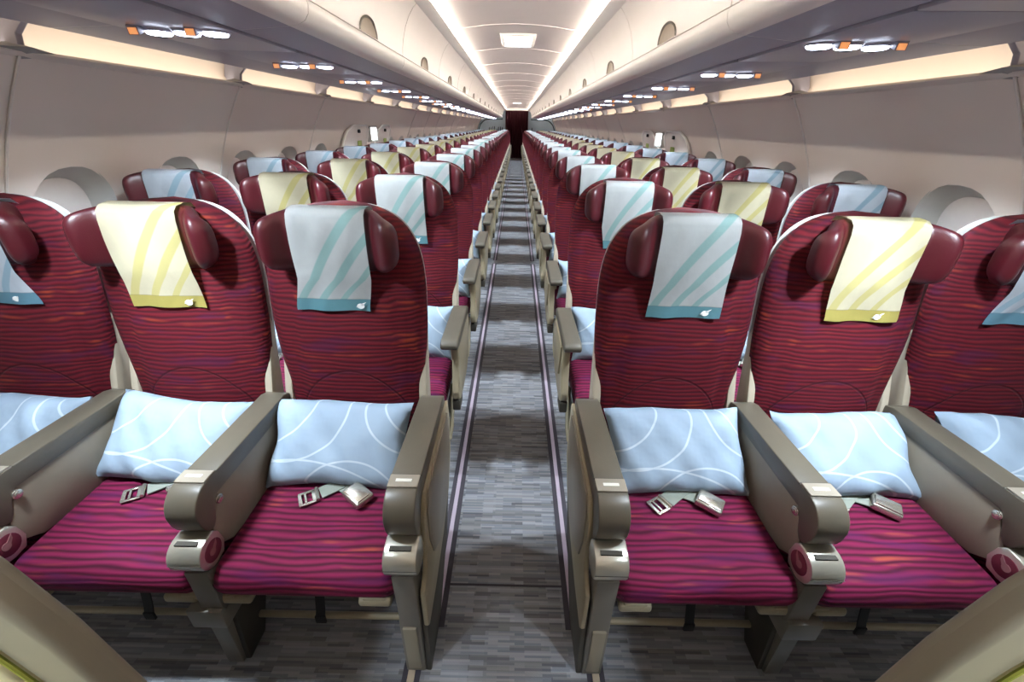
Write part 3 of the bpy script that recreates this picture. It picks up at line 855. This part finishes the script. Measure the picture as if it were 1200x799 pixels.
# floor and aisle strips
b = sheet([(-1.76, 0.0), (1.76, 0.0)], CAB0, CAB1 + 1.0, 1)
for f in b.faces: pass
g = bmesh.ops.extrude_face_region(b, geom=b.faces[:]); bmesh.ops.translate(b, verts=[v for v in g['geom'] if isinstance(v, bmesh.types.BMVert)], vec=(0, 0, -0.05))
struct('floor', newmesh('floor', b, 'carpet', smooth=False))
for s in (-1, 1):
    b = bmesh.new()
    for y0, y1, w in ((0.765, 4.6, 0.016), (4.75, 8.6, 0.010), (8.75, 13, 0.009), (13.2, 20.7, 0.009)):
        merge(b, box((s * 0.215, (y0 + y1) / 2, 0.003), (w, y1 - y0, 0.006), 0.001, 1), 0)
        merge(b, box((s * 0.215, (y0 + y1) / 2, 0.0015), (w + 0.036, y1 - y0 + 0.015, 0.003)), 1)
        if s > 0: merge(b, box((0, y1 + 0.012, 0.002), (0.47, 0.012, 0.0035)), 1)
    o = link('floor_strip', newmesh('floor_strip', b, ['strip', 'stripedge'], smooth=False))
    tag(o, f'thin lilac path strip with dark edges on the carpet, {SIDE[s]} edge of the aisle', 'floor strip', 'aisle path strips')
    b = box((s * 0.262, 0.35, 0.003), (0.020, 0.78, 0.006), 0.001, 1)
    merge(b, box((s * 0.262, 0.35, 0.0015), (0.05, 0.80, 0.003)), 1)
    o = link('floor_rail', newmesh('floor_rail', b, ['latch', 'stripedge'], smooth=False))
    tag(o, f'short brown seat rail cover on the carpet before the first row, {SIDE[s]} side', 'floor rail', 'seat rail covers')
b = box((0, 0.895, 0.0015), (0.39, 0.006, 0.003))
o = link('carpet_seam', newmesh('carpet_seam', b, 'stripedge', smooth=False)); tag(o, 'dark seam crossing the aisle carpet beside the first row', 'carpet seam')

# ceiling
arch = [(0.602, 1.950), (0.600, 2.000), (0.578, 2.016), (0.53, 2.020), (0.46, 2.025), (0.38, 2.032), (0.28, 2.045), (0.16, 2.055), (0.0, 2.060)]
arch = [(-x, z) for x, z in arch] + [(x, z) for x, z in arch[::-1][1:]]
struct('ceiling', newmesh('ceiling', sheet(arch, CAB0, CAB1 + 0.4, 1), 'ceil', angle=70))
b = bmesh.new(); y = 3.83 - 5 * 1.1; ti = 11
while y < CAB1:
    a2 = [p for p in arch if abs(p[0]) < 0.54]
    merge(b, tube([(x, y, z + 0.001) for x, z in a2], 0.006, 8)); y += 1.1
struct('trim_11', newmesh('trim_ceiling_ribs', b, 'ceil'))
for s in (-1, 1):
    # valance that hides the ceiling lamps
    b = prism([(s * 0.512, 1.928), (s * 0.464, 1.956), (s * 0.459, 1.960), (s * 0.466, 1.962), (s * 0.52, 1.944), (s * 0.60, 1.941), (s * 0.60, 1.928)], CAB0, CAB1, 'y')
    struct('trim_12' if s < 0 else 'trim_13', newmesh('trim_valance', b, 'lip', angle=50))
    b = prism([(s * 0.560, 1.982), (s * 0.572, 1.982), (s * 0.572, 2.009), (s * 0.560, 2.009)], CAB0 + 0.05, CAB1 - 0.05, 'y')
    o = link('light_strip', newmesh('light_strip', b, 'E_ceil', smooth=False))
    tag(o, f'bright ceiling cove light strip running down the cabin, {SIDE[s]} of the ceiling panels', 'light strip', 'ceiling cove lights')
for i, (yc, lab) in enumerate(((4.45, 'square white lit ceiling lamp over the aisle, the nearer one'), (16.2, 'small lit ceiling lamp over the aisle near the far curtain'))):
    r = empty('ceiling_light', (0, yc, 2.05)); tag(r, lab, 'ceiling light', 'aisle ceiling lamps')
    link('diffuser', newmesh('diffuser', box((0, 0, -0.004), (0.23, 0.50, 0.02), 0.004), 'E_panel'), r)
    b = prism([(-0.16, 0.012), (-0.125, -0.016), (-0.118, -0.016), (-0.118, 0.012)], -0.27, 0.27, 'y'); merge(b, prism([(0.16, 0.012), (0.125, -0.016), (0.118, -0.016), (0.118, 0.012)], -0.27, 0.27, 'y'))
    merge(b, box((0, -0.26, -0.002), (0.25, 0.018, 0.026), 0.003)); merge(b, box((0, 0.26, -0.002), (0.25, 0.018, 0.026), 0.003))
    link('lamp_frame', newmesh('lamp_frame', b, 'lip'), r)

# overhead bins
BL = 1.15; BY0 = 2.07 - BL / 2
lipP = [(0.600, 1.702), (0.596, 1.690), (0.600, 1.668), (0.612, 1.652), (0.632, 1.643), (0.660, 1.638)]
doorP = [(0.602, 1.706), (0.600, 1.74), (0.592, 1.78), (0.577, 1.83), (0.556, 1.875), (0.530, 1.912), (0.510, 1.930)]
def binmesh(s, L):
    g = 0.0015
    low = [(s * x, z) for x, z in lipP + [(0.81, 1.626), (0.81, 1.64), (1.15, 1.645), (1.15, 1.632), (1.36, 1.622), (1.40, 1.630), (1.42, 1.66), (1.42, 1.78), (0.62, 1.78), (0.615, 1.705)]]
    b = prism(low, g, L - g, 'y')
    for f in b.faces:
        c = f.calc_center_median(); f.material_index = 1 if abs(c.x) > 0.650 and c.z < 1.66 else 0
    for f in b.faces:
        if len(f.verts) > 4: f.material_index = 0
    return newmesh('overhead_bin', b, ['lip', 'under'], angle=40)
def bindoor(s, L):
    g = 0.003
    p = [(s * x, z) for x, z in doorP] + [(s * 0.53, 1.938), (s * 0.56, 1.91), (s * 0.60, 1.84), (s * 0.618, 1.74), (s * 0.618, 1.706)]
    return newmesh('bin_door', prism(p, g, L - g, 'y', 0.0), 'bin', angle=40)
def latchmesh(s, L):
    b = bmesh.new(); n = 14
    # half-round cup set into the door just above its lower edge
    c = Vector((s * 0.598, L / 2, 1.708)); R = 0.062
    ring0, ring1, ring2 = [], [], []
    for i in range(n + 1):
        a = PI * i / n
        dy, dz = -R * 1.9 * math.cos(a), R * math.sin(a)
        xx = lambda z: s * interp(z, [(1.70, 0.602), (1.74, 0.600), (1.78, 0.592), (1.83, 0.577)])
        ring0.append(b.verts.new((xx(c.z + dz) - s * 0.002, c.y + dy, c.z + dz)))
        ring1.append(b.verts.new((xx(c.z + dz) - s * 0.006, c.y + dy * 0.93, c.z + dz * 0.93)))
        ring2.append(b.verts.new((xx(c.z + dz * .8) - s * 0.0025, c.y + dy * 0.85, c.z + dz * 0.85)))
    for A, B in ((ring0, ring1), (ring1, ring2)):
        for i in range(n):
            f = b.faces.new((A[i], A[i + 1], B[i + 1], B[i])); f.material_index = 1
    f = b.faces.new(ring2); f.material_index = 0
    bmesh.ops.triangulate(b, faces=[f])
    return newmesh('bin_latch', b, ['latch', 'armcap'], angle=50)
bi = 0
nb = int((CAB1 - BY0) / BL) + 1
BM_ = {s: (binmesh(s, BL), bindoor(s, BL), latchmesh(s, BL)) for s in (-1, 1)}
i0 = -3
bins = []
for i in range(i0, nb):
    y = BY0 + BL * i
    if y + BL > CAB1 + 0.02: break
    for s in (-1, 1):
        o = link('overhead_bin', BM_[s][0], None, (0, y, 0))
        link('bin_door', BM_[s][1], o); link('bin_latch', BM_[s][2], o)
        if i < 0: lab = f'cream overhead bin above and before the first seat row, {SIDE[s]} of the aisle'
        elif i < 8: lab = f'cream overhead luggage bin with half-round latch, {ORD[i]} whole one in view, {SIDE[s]} of the aisle'
        else: lab = f'distant cream overhead luggage bin towards the far curtain, {SIDE[s]} of the aisle'
        tag(o, lab, 'overhead bin', f'overhead bins {SIDE[s]} of the aisle')
yend = y
# passenger service panels
def psumesh(s):
    L = PITCH - 0.006
    b = prism([(s * 0.823, 1.640), (s * 0.823, 1.620), (s * 1.140, 1.624), (s * 1.140, 1.642)], -L / 2, L / 2, 'y', 0.003, 2)
    return newmesh('service_panel', b, 'psu')
def lens_mesh():
    b = disc((0, 0, -0.004), 0.033, 'z', 0.013, 24, 0.005)
    return newmesh('reading_light', b, 'E_read')
def bezel_mesh():
    b = bmesh.new(); n = 28
    prof = [(0.034, 0.004), (0.034, -0.004), (0.037, -0.005), (0.043, 0.002)]
    R = [[b.verts.new((r * math.cos(2 * PI * i / n), r * math.sin(2 * PI * i / n), z)) for i in range(n)] for r, z in prof]
    for A, B in zip(R, R[1:]):
        for i in range(n): b.faces.new((A[i], A[(i + 1) % n], B[(i + 1) % n], B[i]))
    return newmesh('lamp_ring', b, 'psu')
def sign_mesh():
    b = prism([(-0.018, 0.004), (0.022, 0.004), (0.022, -0.004), (-0.014, -0.020)], -0.016, 0.016, 'x', 0.002)
    for f in b.faces: f.material_index = 0
    e = prism([(-0.0155, -0.002), (-0.0125, -0.017), (-0.0145, -0.018), (-0.0175, -0.003)], -0.012, 0.012, 'x')
    merge(b, e, 1)
    return newmesh('amber_sign', b, ['psu', 'E_amber'])
def vent_mesh():
    b = disc((0, 0, -0.003), 0.014, 'z', 0.010, 16, 0.003); return newmesh('air_vent', b, 'seam')
PSU = {s: psumesh(s) for s in (-1, 1)}; LENS, RING, SIGN, VENT = lens_mesh(), bezel_mesh(), sign_mesh(), vent_mesh()
def mkspot(e, ang=84):
    sp = bpy.data.lights.new('reading_lamp', 'SPOT')
    sp.energy = e; sp.spot_size = math.radians(ang); sp.spot_blend = 0.35; sp.color = (0.78, 0.89, 1.0); sp.shadow_soft_size = 0.026
    return sp
SPOTS = [(0.878, mkspot(100.0), 26, 10), (0.960, mkspot(30.0), 0, 10), (1.042, mkspot(58.0), -20, 10)]
FORE = [(0.878, mkspot(42.0, 70), 2, 4), (0.960, mkspot(30.0), 0, 6), (1.042, mkspot(30.0), -20, 6)]
FRONT = [(0.878, mkspot(70.0, 72), 14, 24), (0.960, mkspot(30.0), 0, 14), (1.042, mkspot(58.0), -20, 14)]
CLY = 1.49
for k in range(-2, NROW - 1):
    y = CLY + PITCH * k
    for s in (-1, 1):
        r = link('service_panel', PSU[s], None, (0, y, 0))
        if k < 0: lab = f'grey overhead service panel before the first lit lamp trio, {SIDE[s]} of the aisle'
        elif k < 8: lab = f'grey overhead panel carrying the {ORD[k]} trio of reading lights in view, {SIDE[s]} of the aisle'
        else: lab = f'distant grey panel with lit reading lights under the bins, {SIDE[s]} of the aisle'
        tag(r, lab, 'service panel', f'service panels {SIDE[s]} of the aisle')
        for x, sp, aim, aft in (SPOTS if k >= 0 else FRONT if k == -1 else FORE):
            q = link('reading_light', LENS, r, (s * x, 0, 1.620))
            link('lamp_ring', RING, q)
            l = bpy.data.objects.new('reading_lamp', sp); C.objects.link(l); l.location = (s * x, y, 1.600); l.rotation_euler = (math.radians(aft), math.radians(aim) * s, 0)
        if k < 8:
            for x in (0.915, 1.075):
                link('amber_sign', SIGN, r, (s * x, -0.042, 1.620))
        for x in ((0.915, 1.0, 1.08) if k < 8 else (1.0,)): link('air_vent', VENT, r, (s * x, 0.062, 1.620))

# exits over the wing
def rrect(y0, y1, z0, z1, r, n=6):
    return arcpts(y1 - r, z1 - r, r, 0, 90, n) + arcpts(y0 + r, z1 - r, r, 90, 180, n) + [(y0, z0), (y1, z0)]
di = 1
for s in (-1, 1):
    for (y0, y1) in ((4.62, 5.36), (5.68, 6.30)):
        def on(pts, off):
            return [(s * (xwall(z) - off), y, z) for y, z in pts]
        b = bmesh.new()
        # curved slab: strips across z
        zs = [0.25 + (1.36 - 0.25) * i / 24 for i in range(25)]; rr = 0.16
        F, B = [], []
        for z in zs:
            ins = 0
            if z > 1.36 - rr: ins = rr - math.sqrt(max(0, rr * rr - (z - 1.36 + rr) ** 2))
            F.append([b.verts.new((s * (xwall(z) - 0.016), y, z)) for y in (y0 + ins, y1 - ins)]); B.append([b.verts.new((s * (xwall(z) + 0.004), y, z)) for y in (y0 + ins - 0.004, y1 - ins + 0.004)])
        for j in range(24):
            b.faces.new((F[j][0], F[j][1], F[j + 1][1], F[j + 1][0])); b.faces.new((F[j][0], F[j + 1][0], B[j + 1][0], B[j][0])); b.faces.new((F[j][1], B[j][1], B[j + 1][1], F[j + 1][1]))
        b.faces.new((F[24][0], F[24][1], B[24][1], B[24][0]))
        o = link(f'door_{di}', newmesh('exit_door', b, 'shade')); o['kind'] = 'structure'
        rim = [p for p in zip(F)]
        path = [F_ for F_ in []]
        pts = []
        for z in zs: 
            ins = rr - math.sqrt(max(0, rr * rr - (z - 1.36 + rr) ** 2)) if z > 1.36 - rr else 0
            pts.append((s * (xwall(z) - 0.018), y0 + ins, z))
        pts += [(s * (xwall(1.36) - 0.018), y0 + rr + (y1 - y0 - 2 * rr) * i / 4, 1.36) for i in range(1, 4)]
        for z in zs[::-1]:
            ins = rr - math.sqrt(max(0, rr * rr - (z - 1.36 + rr) ** 2)) if z > 1.36 - rr else 0
            pts.append((s * (xwall(z) - 0.018), y1 - ins, z))
        link('door_frame', newmesh('door_frame', tube(pts, 0.010, 8), 'lip'), o)
        yc = (y0 + y1) / 2
        link('door_handle', newmesh('door_handle', box((s * (xwall(1.30) - 0.028), yc, 1.305), (0.02, 0.05, 0.035), 0.006), 'black'), o)
        link('door_placard', newmesh('door_placard', box((s * (xwall(1.19) - 0.020), yc + 0.12, 1.19), (0.006, 0.13, 0.08), 0.002), 'placard'), o)
        di += 1
    # bright open window between the exits
    b = prism([(5.41, 1.21), (5.63, 1.21), (5.63, 1.335), (5.41, 1.335)], s * (xwall(1.27) - 0.030), s * (xwall(1.27) - 0.012), 'x', 0.006)
    o = link(f'window_{wi}', newmesh('window_pane', b, 'E_day')); o['kind'] = 'structure'
    o['label'] = 'small bright daylit window between the two exit doors, %s of the aisle' % SIDE[s]; wi += 1
    b = bmesh.new()
    X = s * (xwall(1.27) - 0.016)
    for c_, s_ in (((X, 5.52, 1.200), (0.05, 0.266, 0.016)), ((X, 5.52, 1.345), (0.05, 0.266, 0.016)), ((X, 5.395, 1.27), (0.05, 0.016, 0.17)), ((X, 5.645, 1.27), (0.05, 0.016, 0.17))): merge(b, box(c_, s_, 0.004))
    link('window_frame', newmesh('window_frame', b, 'bezel'), o)

# aft partition with doorway and curtain
full = []
for z in [0.0 + 1.57 * i / 20 for i in range(21)]: full.append((xwall(z), z))
full += [(1.56, 1.66), (1.45, 1.80), (0.60, 1.95), (0.55, 2.03)]
dw = 0.50
for s in (-1, 1):
    pts = [(s * dw, 0.0)] + [(s * x, z) for x, z in full] + [(s * dw, 2.03)]
    o = struct('wall_back_left' if s < 0 else 'wall_back_right', newmesh('partition', prism(pts, CAB1, CAB1 + 0.03, 'y'), 'bulk', smooth=False))
    pth = [(s * (xwall(z) - 0.06), CAB1 - 0.01, z) for z in [0.9 + 0.5 * i / 6 for i in range(7)]] + [(s * 1.50, CAB1 - 0.01, 1.50), (s * 1.40, CAB1 - 0.01, 1.57), (s * 1.25, CAB1 - 0.01, 1.60), (s * 0.62, CAB1 - 0.01, 1.61)]
    link('partition_edge', newmesh('partition_edge', tube(pth, 0.022, 8), 'bulkdark'), o)
    b = bmesh.new(); rr = random.Random(5)
    xs = [0.62, 0.70, 0.79, 0.86, 0.97, 1.06, 1.13, 1.20] if s < 0 else [0.66]
    for x in xs:
        h = rr.uniform(0.06, 0.17); w = rr.uniform(0.02, 0.045)
        merge(b, prism([(s * x, 1.14), (s * (x + w), 1.14), (s * (x + w), 1.14 + h), (s * (x + w / 2), 1.14 + h + 0.03), (s * x, 1.14 + h)], CAB1 - 0.006, CAB1 + 0.002, 'y'))
    link('printed_skyline', newmesh('printed_skyline', b, 'bulkdark', smooth=False), o)
b = prism([(-0.56, 1.95), (0.56, 1.95), (0.56, 2.10), (-0.56, 2.10)], CAB1, CAB1 + 0.03, 'y')
struct('wall_back_header', newmesh('partition_header', b, 'ceil', smooth=False))
b = bmesh.new(); F = []; nz = 14; nx = 150
for j in range(nz + 1):
    z = 0.05 + 1.895 * j / nz
    r = []
    for i in range(nx + 1):
        x = -0.5 + i / nx; a = 0.6 + 0.4 * (1 - j / nz)
        r.append(b.verts.new((x, CAB1 - 0.06 + a * 0.028 * math.sin(x * 78 + 1.5 * math.sin(x * 9)), z)))
    F.append(r)
for j in range(nz):
    for i in range(nx): b.faces.new((F[j][i], F[j][i + 1], F[j + 1][i + 1], F[j + 1][i]))
bmesh.ops.solidify(b, geom=b.faces[:], thickness=0.003)
o = link('curtain', newmesh('curtain', b, 'curtain', angle=80)); tag(o, 'dark burgundy pleated curtain closing the far end of the aisle', 'curtain')
link('curtain_rail', newmesh('curtain_rail', tube([(-0.53, CAB1 - 0.06, 1.945), (0.53, CAB1 - 0.06, 1.945)], 0.012, 8), 'strut'), o)
b = box((0, CAB1 - 0.14, 0.006), (0.5, 0.14, 0.012), 0.003)
o = link('door_sill', newmesh('threshold', b, 'armwhite')); o['kind'] = 'structure'
# front partition behind the viewpoint
pts = [(x, z) for x, z in full] + [(-x, z) for x, z in full[::-1]]
struct('wall_front', newmesh('partition_front', prism(pts, CAB0 - 0.03, CAB0, 'y'), 'wall', smooth=False))

# ------------------------------------------------------------------ the two business seats either side of the viewpoint
def biz(s):
    r = empty('business_seat', (s * 0.95, 0.30, 0))
    tag(r, f'edge of a cream leather seat with taupe surround, in the lower {SIDE[s]} corner', 'seat', 'cream leather front cabin seats')
    def T(x): return x - s * 0.95
    # surround: tall rounded shell, an upright side wing that bends outboard at the top
    outer = [(0.556, 0.02), (0.560, 0.30), (0.576, 0.55), (0.612, 0.75), (0.652, 0.88), (0.72, 1.02), (0.83, 1.12), (0.97, 1.15), (1.12, 1.13), (1.24, 1.05), (1.30, 0.90), (1.31, 0.5), (1.31, 0.02)]
    inner = [(1.23, 0.02), (1.23, 0.5), (1.225, 0.86), (1.18, 0.97), (1.09, 1.035), (0.97, 1.05), (0.87, 1.02), (0.785, 0.95), (0.736, 0.86), (0.694, 0.74), (0.664, 0.62), (0.650, 0.45), (0.643, 0.30), (0.643, 0.02)]
    pts = [(T(s * x), z) for x, z in outer + inner]
    b = prism(pts, 0.012, 0.05, 'y', 0.010, 4, 50)
    pan = prism([(T(s * x), z) for x, z in outer], 0.035, 0.055, 'y', 0.006)
    merge(b, pan)
    link('seat_surround', newmesh('seat_surround', b, 'bizshell', angle=50), r)
    cin = [(x + 0.004 if x < 0.97 else x - 0.004, z) for x, z in inner]
    cu = prism([(T(s * x), z) for x, z in cin if z > 0.02] + [(T(s * 0.652), 0.36), (T(s * 1.225), 0.36)][::-1], -0.002, 0.040, 'y', 0.006, 3, 50)
    link('backrest', newmesh('cream_backrest', cu, 'cream', angle=50), r)
    pp = tube([(T(s * x), 0.010, z) for x, z in [(0.647, 0.32), (0.655, 0.45), (0.669, 0.62), (0.699, 0.74), (0.740, 0.86), (0.789, 0.95), (0.87, 1.02), (0.97, 1.05)]], 0.004, 8)
    link('piping', newmesh('piping', pp, 'piping'), r)
    cb = box((0, -0.27, 0.40), (0.53, 0.50, 0.14), 0.04, 4)
    link('seat', newmesh('cream_cushion', cb, 'cream'), r)
    bb = box((0, -0.22, 0.165), (0.50, 0.42, 0.33), 0.02, 2)
    link('seat_base', newmesh('seat_base', bb, 'bizshell'), r)
for s in (-1, 1): biz(s)

# ------------------------------------------------------------------ camera, world, colour
f_, pi_, ya, ro, cx, h_ = 493.34, 0.4744, -0.0007, 0.0208, 0.0043, 1.3959
r = Vector((math.cos(ya), -math.sin(ya), 0)); fh = Vector((math.sin(ya), math.cos(ya), 0)); Zv = Vector((0, 0, 1))
fw = fh * math.cos(pi_) - Zv * math.sin(pi_); up = fh * math.sin(pi_) + Zv * math.cos(pi_)
r2 = r * math.cos(ro) + up * math.sin(ro); u2 = -r * math.sin(ro) + up * math.cos(ro)
cam = bpy.data.cameras.new('camera'); co = bpy.data.objects.new('camera', cam); C.objects.link(co)
m = Matrix((r2, u2, -fw)).transposed().to_4x4(); m.translation = Vector((cx, 0, h_)); co.matrix_world = m
cam.sensor_width = 36; cam.lens = f_ / 1200 * 36; cam.clip_start = 0.02; cam.clip_end = 100
S.camera = co
w = bpy.data.worlds.new('world'); S.world = w; w.use_nodes = True
w.node_tree.nodes['Background'].inputs[0].default_value = (0.02, 0.02, 0.022, 1); w.node_tree.nodes['Background'].inputs[1].default_value = 1
S.view_settings.view_transform = 'Standard'; S.view_settings.look = 'None'
S.view_settings.gamma = 1; S.view_settings.use_curve_mapping = False
S.view_settings.exposure = 0.0
S.cycles.use_denoising = True
S.cycles.max_bounces = 8; S.cycles.diffuse_bounces = 5; S.cycles.glossy_bounces = 3
S.cycles.sample_clamp_indirect = 6
S.cycles.use_light_tree = True
